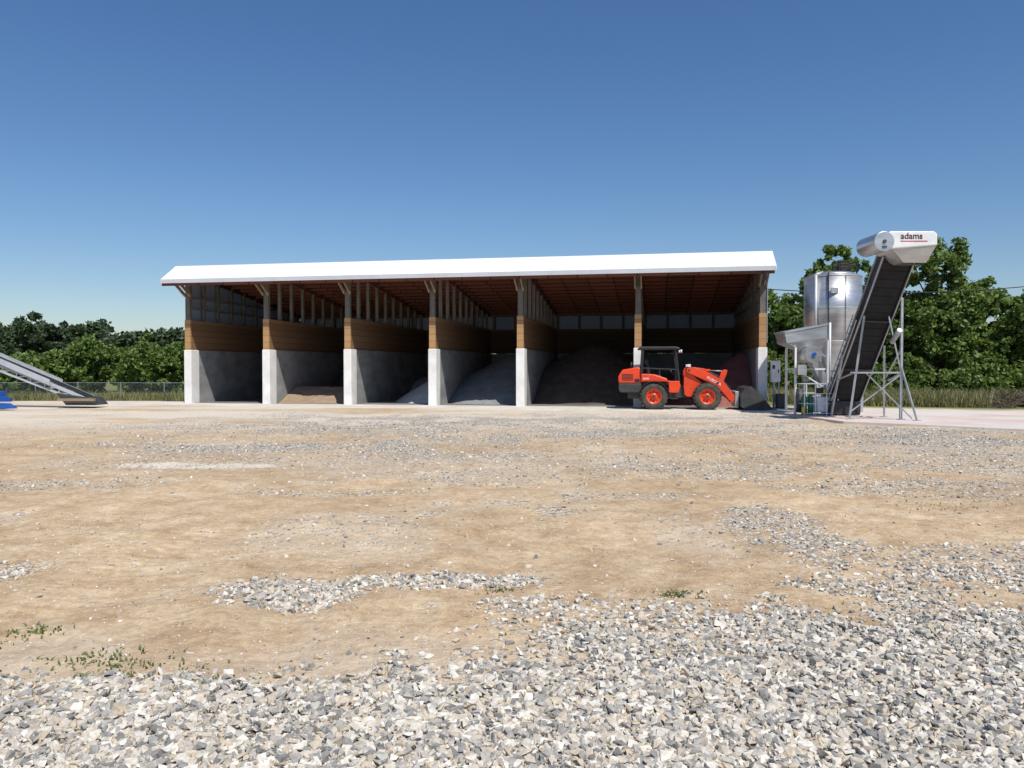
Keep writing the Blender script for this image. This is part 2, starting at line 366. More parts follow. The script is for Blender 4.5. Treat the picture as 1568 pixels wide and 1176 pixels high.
sd.box(-.22,-.19,.3,D,CZ+.2,4.75); sd.box(S[-1]+.19,S[-1]+.22,.3,D,CZ+.2,4.75)
for xx in (-.22,S[-1]+.19):
    v=[(xx,.3,4.752),(xx,D,4.752),(xx,.3,rz(.3)),(xx+.03,.3,4.752),(xx+.03,D,4.752),(xx+.03,.3,rz(.3))]
    sd.poly(v,[(0,1,2),(3,5,4),(0,3,4,1),(1,4,5,2),(2,5,3,0)])
sd.box(-.18,S[-1]+.18,D+.0,D+.03,CZ+.3,rz(D)-.02); sd.emit()
def yzprism(P,pts,x0,x1):
    a=[P.bm.verts.new((x0,y,z)) for y,z in pts]; b=[P.bm.verts.new((x1,y,z)) for y,z in pts]; n=len(pts)
    P.bm.faces.new(a); P.bm.faces.new(b[::-1])
    for i in range(n): P.bm.faces.new([a[i],a[(i+1)%n],b[(i+1)%n],b[i]])
XL,XR=-.63,25.72
rf=Part('metal_roof',M['roofw'],shed)
yzprism(rf,[(-1.06,5.56),(.12,6.30),(D+.6,4.90),(D+.6,4.86),(.12,6.26),(-1.06,5.52)],XL,XR)
x=XL+.12
while x<XR: 
    yzprism(rf,[(-1.05,5.562),(.10,6.285),(.10,6.305),(-1.05,5.582)],x,x+.04); x+=.3
rf.emit()
rc=Part('ridge_cap',M['roofw'],shed); yzprism(rc,[(-.08,6.20),(.12,6.325),(.35,6.30),(.35,6.28),(.12,6.303),(-.08,6.178)],XL-.01,XR+.01); rc.emit()
fa=Part('fascia_trim',M['trim'],shed); fa.box(XL,XR,-1.085,-1.06,5.41,5.585); fa.emit()
rk=Part('rake_trim',M['roofw'],shed)
for xx in (XL-.02,XR):
    yzprism(rk,[(-1.05,5.42),(-1.05,5.57),(.12,6.31),(D+.6,4.92),(D+.6,4.75),(.12,6.14)],xx,xx+.02)
rk.emit()
ce=Part('roof_deck',M['ceil'],shed)
yzprism(ce,[(-1.03,5.47),(.12,6.22),(D+.5,4.83),(D+.5,4.79),(.12,6.17),(-1.03,5.44)],XL+.02,XR-.02); ce.emit()
pu=Part('purlins',M['ceil'],shed)
y=.6
while y<D:
    z=rz(y)+.05
    pu.box(-.1,S[-1]+.1,y,y+.045,z-.13,z); y+=.8
for s in S: pu.beam((s,.1,rz(.1)-.08),(s,D-.1,rz(D-.1)-.08),.10,.22)
pu.box(XL+.05,XR-.05,-1.02,-.97,5.30,5.46)
pu.emit()
fl=Part('bay_floor',M['floor'],shed); fl.box(.1,S[-1]-.1,.2,D-.1,-.05,.012); fl.emit()
# ---------------------------------------------------------------- material piles
def pile(name,x0,x1,y0,y1,fn,m):
    nx_,ny_=70,80
    X,Y=np.meshgrid(np.linspace(x0,x1,nx_),np.linspace(y0,y1,ny_)); Z=fn(X,Y)+.14*(fbm(X+40,Y+9,1.6,4)-.5)+.06*(fbm(X,Y,6,5)-.5)
    Z=np.maximum(Z,-.02)
    i=np.arange((ny_-1)*(nx_-1)); r=i//(nx_-1); c=i%(nx_-1); a=r*nx_+c
    o=npmesh(name,np.stack([X.ravel(),Y.ravel(),Z.ravel()],1),np.stack([a,a+1,a+nx_+1,a+nx_],1),m,None,True)
    o.matrix_world=shed.matrix_basis.copy(); return o
def mound(cx,cy,h,sl=.62): return lambda X,Y: h-sl*np.sqrt((X-cx)**2+(Y-cy)**2+.3)
pile('sand_pile',4.05,7.6,.5,3.4,lambda X,Y: np.minimum((Y-1.0)*.42,.72)-.04*(X-5.5),pilemat('sand',(.36,.26,.175),(.29,.21,.14)))
pile('fertilizer_pile',4.05,7.6,3.2,11.6,lambda X,Y: np.minimum(.5+(Y-3.3)*.5,3.0)-.45*(7.6-X),pilemat('fertilizer_dark',(.15,.12,.10),(.10,.085,.07)))
pile('fertilizer_pile',7.93,11.47,.7,11.6,lambda X,Y: np.maximum(mound(11.7,4.6,2.1,.66)(X,Y),mound(8.6,10,1.5)(X,Y)),pilemat('fertilizer_white',(.60,.61,.60),(.48,.49,.49)))
pile('fertilizer_pile',11.82,15.33,1.0,11.6,lambda X,Y: np.maximum(mound(14.4,6.8,2.6,.48)(X,Y),mound(12.2,8,1.6)(X,Y)),pilemat('fertilizer_grey',(.27,.29,.30),(.21,.23,.24)))
pile('fertilizer_pile',15.68,20.25,1.0,11.6,lambda X,Y: mound(18.2,7.6,3.2,.55)(X,Y),pilemat('fertilizer_brown',(.14,.105,.08),(.09,.07,.055)))
pile('fertilizer_pile',20.6,25.2,1.0,11.6,lambda X,Y: np.maximum(mound(25.2,4.6,2.75,.75)(X,Y),mound(22.0,9,1.7)(X,Y)),pilemat('potash_red',(.36,.14,.12),(.27,.10,.085)))
# ---------------------------------------------------------------- concrete apron + pad
def sheet(name,pts,z,m,t=.06):
    P=Part(name,m); n=len(pts)
    P.poly([(x,y,z) for x,y in pts]+[(x,y,z-t) for x,y in pts],[tuple(range(n))]+[(i,n+i,n+(i+1)%n,(i+1)%n) for i in range(n)])
    return P.emit()
def L2W(x,y): return (-14.9+.9834*x+.1813*y, 36.2-.1813*x+.9834*y)
sheet('concrete_apron',[L2W(-4.2,-1.6),L2W(10,-2.2),L2W(27,-2.6),L2W(27,.18),L2W(-4.2,.18)],.02,M['apron'])
m=mat('pad_concrete',(.66,.61,.56),(.60,.43,.36),.45,.9,bump=.2,lo=.3,hi=.6)
sheet('concrete_pad',[(9.6,26.8),(9.9,23.5),(14.5,19.4),(24,16.5),(24,24),(15.5,29.5),(11.5,30.6),(9.7,31.0)],.045,m,.12)
# ---------------------------------------------------------------- wheel loader
ld=empty('wheel_loader',(5.62,31.35,.012),R(-8))
def wheel(name,x,side):
    y=side*.62
    t=Part(name+'_tyre',M['rubber'],ld); pr=[(.29,-.15),(.36,-.18),(.46,-.185),(.505,-.14),(.515,0),(.505,.14),(.46,.185),(.36,.18),(.29,.15)]
    t.lathe(pr,(x,y,.52))
    for i in range(22):
        for sg in (-1,1):
            a=2*math.pi*(i+(.5 if sg>0 else 0))/22
            mx=Matrix.Translation((x,y,.52))@Matrix.Rotation(-a,4,'Y')@Matrix.Translation((.513,0,0))@Matrix.Rotation(sg*.5,4,'X')
            t.box(-.02,.022,*( (0.0,.17) if sg>0 else (-.17,0.0)),-.03,.03,mx)
    t.emit()
    h=Part(name+'_rim',M['orange'],ld)
    h.lathe([(.30,-.15),(.285,-.155),(.26,-.06),(.13,-.05),(.11,-.13),(.0001,-.135)],(x,y,.52),32)
    h.lathe([(.30,.15),(.285,.155),(.26,.06),(.13,.05),(.11,.13),(.0001,.135)],(x,y,.52),32)
    h.emit()
    b_=Part(name+'_hub_bolts',M['dgrey'],ld)
    for i in range(8):
        a=i*math.pi/4
        for sg in (-1,1): b_.tube((x+.19*math.cos(a),y+sg*.045,.52+.19*math.sin(a)),(x+.19*math.cos(a),y+sg*.085,.52+.19*math.sin(a)),.022,n=8)
    b_.tube((x,y-.15,.52),(x,y+.15,.52),.07); b_.emit()
for nm,x in (('rear',0),('front',2.03)):
    for sd_ in (-1,1): wheel(nm+('_near' if sd_<0 else '_far'),x,sd_)
P=Part('chassis',M['dgrey'],ld); P.box(-1.0,.85,-.38,.38,.42,.9); P.box(.85,1.25,-.18,.18,.45,.95); P.box(-.12,.12,-.5,.5,.42,.62); P.box(1.93,2.13,-.5,.5,.42,.62); P.emit(.02)
P=Part('counterweight',M['dgrey'],ld); P.prism([(-1.30,.66),(-1.36,.80),(-1.36,1.02),(-.46,1.02),(-.52,.66)],-.60,.60); P.emit(.03)
P=Part('engine_hood',M['orange'],ld)
P.prism([(-1.36,1.03),(-1.38,1.30),(-1.22,1.55),(-.62,1.66),(-.50,1.62),(-.50,1.03)],-.58,.58)
P.prism([(-.49,1.08),(-.49,1.40),(.02,1.38),(.50,1.22),(.56,1.08)],-.66,.66); P.emit(.04)
P=Part('hood_grille',M['black'],ld)
for sg in (-1,1):
    for i in range(5): P.box(-1.24,-.80,sg*.586-.004,sg*.586+.004,1.14+.055*i,1.165+.055*i)
    P.prism([(-.74,1.08),(-.74,1.2),(-.54,1.2),(-.54,1.08)],sg*.585,sg*.59)
P.emit()
P=Part('tail_lamp',M['red'],ld)
for sg in (-1,1): P.box(-1.385,-1.33,sg*.5-.05,sg*.5+.05,1.12,1.22)
P.emit(.01)
P=Part('exhaust',M['dgrey'],ld); P.tube((-.85,.2,1.6),(-.85,.2,1.85),.04); P.emit()
P=Part('rear_fender',M['black'],ld)
for sg in (-1,1):
    for i in range(8):
        a0=R(20+i*17.5);a1=R(20+(i+1)*17.5)
        P.prism([(.60*math.cos(a0),.52+.60*math.sin(a0)),(.60*math.cos(a1),.52+.60*math.sin(a1)),(.57*math.cos(a1),.52+.57*math.sin(a1)),(.57*math.cos(a0),.52+.57*math.sin(a0))],sg*.62-.2,sg*.62+.2)
P.emit()
P=Part('cab_side_panel',M['orange'],ld)
for sg in (-1,1): P.prism([(.58,.66),(.56,1.12),(.98,1.12),(1.02,.95),(.95,.66)],sg*.62-.04,sg*.62+.04)
P.emit(.02)
P=Part('cab_floor_and_steps',M['black'],ld); P.box(-.45,1.0,-.56,.56,.95,1.06); 
for sg in (-1,1): P.box(.62,.92,sg*.68-.08,sg*.68+.08,.42,.45); P.beam((.64,sg*.72,.42),(.64,sg*.68,.7),.03); P.beam((.9,sg*.72,.42),(.9,sg*.68,.7),.03)
P.box(.82,.98,-.5,.5,1.06,1.5); P.emit(.01)
P=Part('rollover_frame',M['black'],ld)
for sg in (-1,1):
    P.beam((-.48,sg*.60,1.35),(-.42,sg*.60,2.36),.09); P.beam((.98,sg*.58,1.08),(.84,sg*.58,2.36),.07)
    P.beam((.22,sg*.6,1.32),(.22,sg*.6,1.62),.04); P.beam((-.46,sg*.6,1.62),(.95,sg*.59,1.56),.045)
P.beam((-.46,-.6,1.7),(-.46,.6,1.7),.05); P.beam((.9,-.58,1.6),(.9,.58,1.6),.04); P.emit(.01)
P=Part('canopy',M['black'],ld); P.prism([(-.60,2.34),(-.62,2.40),(-.5,2.46),(.85,2.46),(1.0,2.40),(.98,2.34)],-.68,.68); P.emit(.03)
P=Part('seat',M['black'],ld); P.box(-.2,.3,-.26,.26,1.2,1.36); P.prism([(-.25,1.3),(-.34,1.98),(-.22,2.0),(-.1,1.34)],-.25,.25); P.emit(.05)
P=Part('steering_wheel',M['black'],ld); P.tube((.85,0,1.2),(.62,0,1.62),.04)
c0=Vector((.6,0,1.65)); 
for i in range(18):
    f=lambda k: c0+Matrix.Rotation(R(-30),3,'Y')@Vector((.18*math.cos(k*math.pi/9),.18*math.sin(k*math.pi/9),0))
    P.tube(f(i),f(i+1),.016,n=6)
P.emit()
P=Part('front_frame',M['orange'],ld)
for sg in (-1,1): P.prism([(1.2,.58),(1.16,.9),(1.18,1.52),(1.26,1.64),(1.44,1.64),(1.56,1.30),(1.95,.98),(2.42,.9),(2.42,.62),(2.2,.5),(1.3,.5)],sg*.30-.04,sg*.30+.04)
P.emit(.012)
P=Part('front_frame_core',M['dgrey'],ld); P.box(1.28,2.3,-.25,.25,.5,.85); P.box(1.24,1.42,-.25,.25,.85,1.45); P.emit(.01)
P=Part('lift_arms',M['orange'],ld)
for sg in (-1,1): P.prism([(1.26,1.47),(1.28,1.62),(1.52,1.66),(2.15,1.42),(2.62,1.16),(3.18,.44),(3.14,.28),(3.0,.28),(2.42,.92),(1.95,1.16),(1.45,1.38)],sg*.42-.035,sg*.42+.035)
P.tube((2.5,-.42,1.02),(2.5,.42,1.02),.08); P.emit(.012)
P=Part('arm_pins',M['dgrey'],ld)
for x_,z_ in ((1.36,1.54),(3.09,.36),(2.45,1.05)): P.tube((x_,-.475,z_),(x_,.475,z_),.045,n=12)
P.emit()
P=Part('tilt_linkage',M['orange'],ld); P.prism([(2.62,1.48),(2.72,1.56),(2.86,1.54),(2.84,1.40),(2.66,.95),(2.56,.70),(2.44,.72),(2.48,1.0)],-.06,.06)
P.prism([(1.55,1.56),(1.55,1.66),(2.0,1.60),(2.0,1.50)],-.08,.08); P.emit(.012)
P=Part('tilt_cylinder',M['orange'],ld); P.tube((1.4,0,1.52),(2.2,0,1.52),.06); P.emit()
P=Part('tilt_rod',M['galv'],ld); P.tube((2.2,0,1.52),(2.78,0,1.49),.03); P.tube((2.5,0,.76),(3.2,0,.70),.035); P.emit()
P=Part('lift_cylinder',M['black'],ld)
for sg in (-1,1): P.tube((1.4,sg*.2,.8),(2.1,sg*.2,.95),.05); P.tube((2.1,sg*.2,.95),(2.5,sg*.2,1.02),.028)
P.emit()
P=Part('quick_coupler',M['galv'],ld); P.box(3.10,3.24,-.5,.5,.12,.72); P.emit(.02)
P=Part('hoses',M['black'],ld)
for sg in (-.1,.1,.16):
    pts=[(2.2,sg,1.45),(2.5,sg*1.5,1.3),(2.85,sg*2,.95),(3.05,sg*2,.7)]
    for a_,b_ in zip(pts,pts[1:]): P.tube(a_,b_,.018,n=6)
P.emit()
P=Part('bucket',M['dgrey'],ld)
sh=[(4.48,.03),(3.42,.03),(3.28,.16),(3.26,.62),(3.42,.86),(3.62,.92)]
inn=[(3.62,.89),(3.45,.83),(3.30,.61),(3.31,.18),(3.43,.06),(4.48,.045)]
for i in range(5):
    P.prism([sh[i],sh[i+1],inn[4-i],inn[5-i]],-.88,.88)
for sg in (-1,1): P.prism([(4.46,.03),(3.42,.03),(3.27,.16),(3.26,.62),(3.42,.87),(3.64,.93),(4.0,.62)],sg*.895-.015,sg*.895+.015)
P.box(4.44,4.60,-.9,.9,.018,.05); P.emit()
P=Part('lights',M['whitep'],ld)
for sg in (-1,1): P.tube((1.02,sg*.5,2.28),(1.08,sg*.5,2.28),.06); P.beam((1.3,sg*.42,1.72),(1.42,sg*.42,1.72),.1)
P.emit()
text('KUBOTA',.15,(2.02,-.459,1.23),(R(90),R(30),0),M['whitep'],ld)
text('R640',.11,(-.42,-.664,1.17),(R(90),0,0),M['whitep'],ld)
# ---------------------------------------------------------------- silo (one wide drum)
si=empty('steel_silo',(11.82,29.1,0))
P=Part('silo_shell',M['stain'],si); P.tube((0,0,2.6),(0,0,4.98),1.0,n=64); P.tube((0,0,1.55),(0,0,2.6),.2,.995,n=64,cap=False); P.tube((0,0,4.98),(0,0,5.14),1.0,.6,n=64); P.tube((0,0,1.3),(0,0,1.55),.2,n=24)
P.emit()
P=Part('silo_bands',M['galv'],si)
for z in (2.60,3.8,4.95): P.tube((0,0,z-.016),(0,0,z+.016),1.008,n=64)
P.emit()
P=Part('legs',M['galv'],si)
for a in (-1,1):
    for b_ in (-1,1): P.beam((a*.76,b_*.76,0.04),(a*.76,b_*.76,2.75),.09)
for a in (-1,1): P.beam((a*.76,-.76,1.1),(-a*.76,-.76,2.2),.045); P.beam((a*.76,.76,1.1),(-a*.76,.76,2.2),.045); P.beam((a*.76,-.76,1.1),(a*.76,.76,1.1),.06)
P.beam((-.76,-.76,1.1),(.76,-.76,1.1),.06); P.emit()
P=Part('top_railing',M['black'],si)
for i in range(8):
    a=i*math.pi/4; q=(a+math.pi/4)
    p=lambda t,z:(.42+.45*math.cos(t),.45*math.sin(t),z)
    P.tube(p(a,5.05),p(a,5.52),.022,n=6); P.tube(p(a,5.52),p(q,5.52),.022,n=6); P.tube(p(a,5.32),p(q,5.32),.016,n=6)
P.box(.2,.6,-.2,.2,5.1,5.42); P.emit()
P=Part('fill_pipe',M['alum'],si); P.tube((-.86,-.62,2.3),(-.86,-.62,5.0),.05,n=12); P.tube((-.86,-.62,5.0),(-.5,-.3,5.12),.05,n=12); P.emit()
P=Part('conduit',M['black'],si); P.tube((-.52,-.90,2.3),(-.52,-.90,5.05),.022,n=8); P.tube((.05,-1.03,2.6),(.05,-1.03,4.95),.010,n=6); P.emit()
P=Part('sight_plates',M['galv'],si); P.box(.12,.42,-.99,-.965,3.0,3.25); P.box(-.45,-.2,-.995,-.96,4.3,4.5); P.emit()
# ---------------------------------------------------------------- mixer / hopper
hp=empty('batch_mixer',(10.3,27.7,0))
P=Part('hopper',M['stain'],hp)
top=[(-.92,-.55,2.86),(.62,-.55,3.16),(.62,.45,3.16),(-.92,.45,2.86)]; mid=[(-.84,-.55,2.5),(.62,-.55,2.68),(.62,.45,2.68),(-.84,.45,2.5)]; bot=[(-.2,-.25,2.2),(.45,-.25,2.25),(.45,.25,2.25),(-.2,.25,2.2)]
P.poly(top+mid+bot,[(i,(i+1)%4,4+(i+1)%4,4+i) for i in range(4)]+[(4+i,4+(i+1)%4,8+(i+1)%4,8+i) for i in range(4)]+[(8,9,10,11)])
o=P.emit(); so=o.modifiers.new('s','SOLIDIFY'); so.thickness=.02
P=Part('hopper_rim',M['galv'],hp)
for i in range(4): P.beam(top[i],top[(i+1)%4],.06)
P.emit()
P=Part('mixing_drum',M['stain'],hp); P.tube((.0,-.75,2.10),(.0,.6,2.10),.27,n=32); P.tube((.0,-.80,2.10),(.0,-.75,2.10),.30,n=32); P.emit()
P=Part('drum_bearing',M['blue'],hp); P.tube((.0,-.86,2.10),(.0,-.80,2.10),.07,n=16); P.emit()
P=Part('frame',M['whitep'],hp)
for a in (-.5,.6):
    for b_ in (-.45,.45): P.beam((a,b_,.04),(a,b_,2.6 if a>0 else 2.35),.065)
P.beam((-.5,-.45,1.6),(.6,-.45,1.6),.055); P.beam((-.5,.45,1.6),(.6,.45,1.6),.055); P.beam((.6,-.45,.9),(-.5,-.45,1.6),.04)
P.tube((.62,-.62,1.0),(.62,-.62,3.2),.035,n=10); P.emit()
P=Part('discharge_chute',M['stain'],hp); P.prism([(.1,1.9),(.45,1.9),(.8,1.1),(.55,1.0)],-.2,.2); P.box(-.5,-.2,-.7,-.55,1.4,1.75); P.emit()
# caged skid
sk=empty('pump_skid',(10.35,26.75,.02))
P=Part('cage',M['whitep'],sk)
for a in (-.56,-.2,.18,.56):
    for b_ in (-.4,.4): P.beam((a,b_,0),(a,b_,1.08),.028)
for z in (.1,.42,.76,1.08):
    for b_ in (-.4,.4): P.beam((-.56,b_,z),(.56,b_,z),.022)
    for a in (-.56,.56): P.beam((a,-.4,z),(a,.4,z),.022)
P.emit()
P=Part('tanks',M['whitep'],sk); P.box(-.1,.48,-.3,.3,.12,.66); P.emit(.06)
P=Part('gas_bottles',M['green'],sk); 
for x in (-.46,-.25): P.tube((x,-.1,.05),(x,-.1,.62),.09,n=20); P.tube((x,-.1,.62),(x,-.1,.74),.09,.03,n=20)
P.tube((.3,-.2,.75),(.3,.2,.75),.09); P.emit()
P=Part('valves',M['yellow'],sk); P.box(-.66,-.58,-.5,-.42,.1,.3); P.tube((.1,-.42,.75),(.1,-.42,.92),.035); P.emit()
P=Part('pump_motor',M['dgrey'],sk); P.tube((-.1,-.2,.84),(.25,-.2,.84),.11); P.tube((-.5,.2,.1),(-.5,.2,.9),.12); P.emit()
eb=empty('electrical_cabinet',(10.42,31.3,0))
P=Part('post',M['galv'],eb); P.beam((0,.05,0),(0,.05,1.95),.07); P.beam((.2,.05,0),(.2,.05,1.2),.05); P.emit()
P=Part('box',M['whitep'],eb); P.box(-.16,.2,-.14,.02,1.08,1.92); P.emit(.015)
P=Part('door_handle',M['black'],eb); P.box(.1,.13,-.16,-.14,1.45,1.58); P.box(-.12,-.02,-.145,-.14,1.6,1.75); P.emit()
P=Part('meter_box',M['dgrey'],eb); P.box(-.02,.35,-.4,-.15,.02,.62); P.emit(.03)
# ---------------------------------------------------------------- inclined conveyor
cv=empty('inclined_conveyor',(0,0,.045))
B=Vector((11.15,26.6,.15)); H=Vector((11.40,23.25,4.85))
d=(H-B).normalized(); side=Vector((1,0,0)); side=(side-d*side.dot(d)).normalized(); up=side.cross(d).normalized()
if up.z<0: up=-up
w=.46
def slab(P,w0,w1,u0,u1,a=B,b_=H):
    vs=[a+side*w0+up*u0,a+side*w1+up*u0,b_+side*w1+up*u0,b_+side*w0+up*u0,a+side*w0+up*u1,a+side*w1+up*u1,b_+side*w1+up*u1,b_+side*w0+up*u1]
    P.poly(vs,[(0,1,2,3),(4,5,6,7),(0,1,5,4),(1,2,6,5),(2,3,7,6),(3,0,4,7)])
P=Part('belt',M['belt'],cv)
slab(P,-w+.03,w-.03,.02,.04); slab(P,-w+.03,w-.03,.26,.28); P.emit()
P=Part('belt_cleats',M['belt'],cv)
for i in range(20):
    a=B+(H-B)*((i+.3)/20); slab(P,-w+.08,w-.08,.008,.018,a,a+d*.02)
P.emit()
P=Part('side_frame',M['black'],cv)
slab(P,w-.02,w+.01,-.02,.34); slab(P,-w-.01,-w+.02,-.02,.34); P.emit()
P=Part('frame_flanges',M['galv'],cv)
slab(P,-w-.045,-w-.012,-.025,.02); slab(P,w+.012,w+.045,-.025,.02); slab(P,-w-.05,-w-.012,.32,.37); slab(P,w+.012,w+.05,.32,.37); P.emit()
P=Part('return_idlers',M['dgrey'],cv)
for t in (.30,.62):
    a=B+(H-B)*t; P.tube(a-side*w-up*.05,a+side*w-up*.05,.03,n=10)
P.emit()
P=Part('access_ladder',M['galv'],cv)
o1=-side*(w+.15); a=B+(H-B)*.1+o1; e=B+(H-B)*.62+o1
P.tube(a,e,.018,n=8); P.tube(a+up*.3,e+up*.3,.018,n=8)
for i in range(12):
    q=a+(e-a)*(i+.5)/12; P.tube(q,q+up*.3,.012,n=6)
P.emit()
P=Part('head_hood',M['whitep'],cv)
P.prism([(10.62,4.98),(10.66,5.40),(10.80,5.50),(12.05,5.50),(12.14,5.42),(12.14,5.10)],22.55,23.65); P.emit(.03)
P=Part('head_drum_cover',M['stain'],cv); P.tube((10.60,22.50,5.20),(10.60,23.70,5.20),.285,n=36); P.emit(.01)
P=Part('drum_shaft',M['dgrey'],cv); P.tube((10.60,22.46,5.20),(10.60,22.5,5.20),.05,n=16); P.box(10.54,10.66,22.47,22.495,5.02,5.07); P.emit()
P=Part('head_chute',M['stain'],cv)
t4=[(10.8,22.58,5.06),(12.12,22.58,5.09),(12.12,23.6,5.09),(10.8,23.6,5.0)]; b4=[(11.25,22.7,4.62),(11.9,22.7,4.62),(11.9,23.3,4.62),(11.25,23.3,4.62)]
P.poly(t4+b4,[(i,(i+1)%4,4+(i+1)%4,4+i) for i in range(4)]); P.emit()
text('adams',.25,(11.08,22.545,5.28),(R(90),0,0),M['maroon'],cv)
P=Part('label_stripe',M['red'],cv); P.box(11.08,11.85,22.543,22.549,5.20,5.225); P.emit()
P=Part('support_legs',M['galv'],cv)
for (a_,b_,r_) in [((12.0,24.3,0),(12.0,24.3,3.75),.07),((10.5,24.5,0),(10.85,24.3,3.2),.06),((12.1,25.6,0),(11.9,25.2,2.3),.06),((10.5,25.9,0),(10.65,25.4,2.0),.05),
  ((12.25,23.8,0),(12.0,24.28,1.6),.045),((12.15,23.9,.05),(11.0,24.5,1.45),.04),
  ((10.5,24.45,1.45),(12.0,24.3,1.45),.05),((10.55,24.5,.25),(12.0,24.3,1.4),.035),
  ((12.0,24.3,3.7),(11.7,24.2,3.75),.06),((12.0,24.3,1.45),(11.65,24.4,3.2),.04),((12.0,24.3,2.2),(12.0,25.3,1.3),.04),((10.55,25.6,1.2),(10.55,24.3,1.45),.04),((12.08,25.3,1.2),(12.0,24.3,1.45),.05)]:
    P.beam(a_,b_,r_)
for x,y in ((12.0,24.3),(10.5,24.5),(12.1,25.6),(10.5,25.9),(12.25,23.8)): P.box(x-.1,x+.1,y-.1,y+.1,0,.015)
P.emit()
P=Part('intake_boot',M['black'],cv); P.box(10.62,11.65,26.3,27.1,.02,.5); P.emit(.03)
P=Part('motor',M['galv'],cv); P.tube((11.8,24.0,2.75),(11.8,24.5,2.4),.08); P.emit()
# ---------------------------------------------------------------- portable conveyor at left
pc=empty('portable_conveyor',(0,0,0))
a=Vector((-27,33.2,4.25)); e=Vector((-17.35,32.6,.34)); 
P=Part('boom_frame',M['alum'],pc)
dn=Vector((0,0,-.55))
for yo in (-.4,.4):
    q=Vector((0,yo,0)); P.beam(a+q,e+q,.09,.12); P.beam(a+q+dn,e+q+dn*.35,.08)
    for i in range(16):
        t0=i/16;t1=(i+1)/16; p0=a+(e-a)*t0+q; p1=a+(e-a)*t1+q
        P.beam(p0+dn*(1-.65*t0),p1,.045)
        P.beam(p0,p0+dn*(1-.65*t0),.04)
for i in range(14):
    p0=a+(e-a)*(i/14); P.beam(p0+Vector((0,-.35,0)),p0+Vector((0,.35,0)),.04)
P.emit()
P=Part('boom_belt',M['belt'],pc)
P.poly([a+Vector((0,-.3,.09)),e+Vector((0,-.3,.09)),e+Vector((0,.3,.09)),a+Vector((0,.3,.09))],[(0,1,2,3)]); P.emit()
P=Part('boom_skirt',M['alum'],pc)
for yo in (-.46,.46): P.poly([a+Vector((0,yo,.02)),e+Vector((-1.5,yo,.58)),e+Vector((-1.5,yo,.82)),a+Vector((0,yo,.26))],[(0,1,2,3)])
o=P.emit(); so=o.modifiers.new('s','SOLIDIFY'); so.thickness=.02
P=Part('tail_hopper',M['dgrey'],pc); P.prism([(-18.6,.62),(-17.2,.42),(-16.95,.12),(-18.2,.12)],32.1,33.1); P.emit(.02)
P=Part('tail_boards',M['panel'],pc); P.box(-18.4,-16.9,31.85,31.98,.30,.40); P.emit()
P=Part('base_frame',M['blue'],pc); P.box(-23,-20.6,31.0,31.15,.25,.42); P.box(-23,-20.6,32.3,32.45,.25,.42); P.box(-21.0,-19.9,31.0,31.12,.42,.50); P.beam((-20.3,31.05,.45),(-20.3,31.05,1.0),.09); P.beam((-20.3,31.05,1.0),(-21.2,31.6,1.9),.08); P.box(-20.75,-20.15,31.0,31.4,.42,.72); P.box(-23,-22.7,31,32.4,.2,.4)
P.prism([(-21.6,.06),(-19.3,.06),(-19.6,.26),(-21.6,.32)],30.5,30.8); P.beam((-20.8,31.2,.7),(-22.6,32.8,2.2),.09); P.emit(.015)
P=Part('wheels',M['rubber'],pc)
for x in (-22.2,): P.lathe([(.12,-.1),(.3,-.12),(.33,0),(.3,.12),(.12,.1)],(x,30.9,.33)); P.lathe([(.12,-.1),(.3,-.12),(.33,0),(.3,.12),(.12,.1)],(x,32.7,.33))
P.emit()
# ---------------------------------------------------------------- chain-link fence
fe=empty('chain_link_fence')
def fenceline(p0,p1,tag,h=1.2):
    p0=Vector((*p0,0));p1=Vector((*p1,0)); L_=(p1-p0).length; dd=(p1-p0)/L_
    G=lambda p: float(gz(np.array([p.x]),np.array([p.y]))[0])
    P=Part('fence_frame'+tag,M['galv'],fe); n=int(L_/2.6)
    for i in range(n+1):
        p=p0+dd*(i*L_/n); z=G(p); P.tube((p.x,p.y,z),(p.x,p.y,z+h+.05),.025,n=6)
    z0=G(p0);z1=G(p1); P.tube((p0.x,p0.y,z0+h),(p1.x,p1.y,z1+h),.018,n=6); P.emit()
    P=Part('fence_mesh'+tag,M['galv'],fe); s_=.14; k=int(L_/s_)
    for i in range(k):
        q=p0+dd*(i*s_); z=G(q)
        for sg in (1,-1):
            q2=q+dd*sg*h; P.beam((q.x,q.y,z),(q2.x,q2.y,z+h),.004)
    P.emit()
fenceline((-46,50),(-13,47.5),'_west')
# ---------------------------------------------------------------- vegetation
def crown_pts(cx,cy,cz,rx,ry,rz_,nclump,nleaf,spread,flat=.75):
    k=RNG.normal(size=(nclump,3)); k/=np.linalg.norm(k,axis=1)[:,None]
    rad=RNG.uniform(.35,1.0,(nclump,1))**.6
    c=k*rad*np.array([rx,ry,rz_])+np.array([cx,cy,cz])
    sz=spread*RNG.uniform(.5,1.35,nclump)
    idx=RNG.integers(0,nclump,nleaf)
    o=RNG.normal(size=(nleaf,3)); o/=np.linalg.norm(o,axis=1)[:,None]; o*=RNG.uniform(.3,1,(nleaf,1))
    o[:,2]*=flat
    return c[idx]+o*sz[idx][:,None], c
def leafmesh(name,pts,size,m,parent):
    n=len(pts); nrm=RNG.normal(size=(n,3)); nrm[:,2]+=.6; nrm[:,1]-=.2; nrm/=np.linalg.norm(nrm,axis=1)[:,None]
    t=np.cross(nrm,RNG.normal(size=(n,3))); t/=np.linalg.norm(t,axis=1)[:,None]; b=np.cross(nrm,t)
    s=size*RNG.uniform(.55,1.3,(n,1)); t=t*s; b=b*s*.6
    V=np.stack([pts-t,pts-b*.9+t*.1,pts+t,pts+b],1).reshape(-1,3)
    return npmesh(name,V,4*np.arange(n)[:,None]+np.arange(4)[None],m,parent)
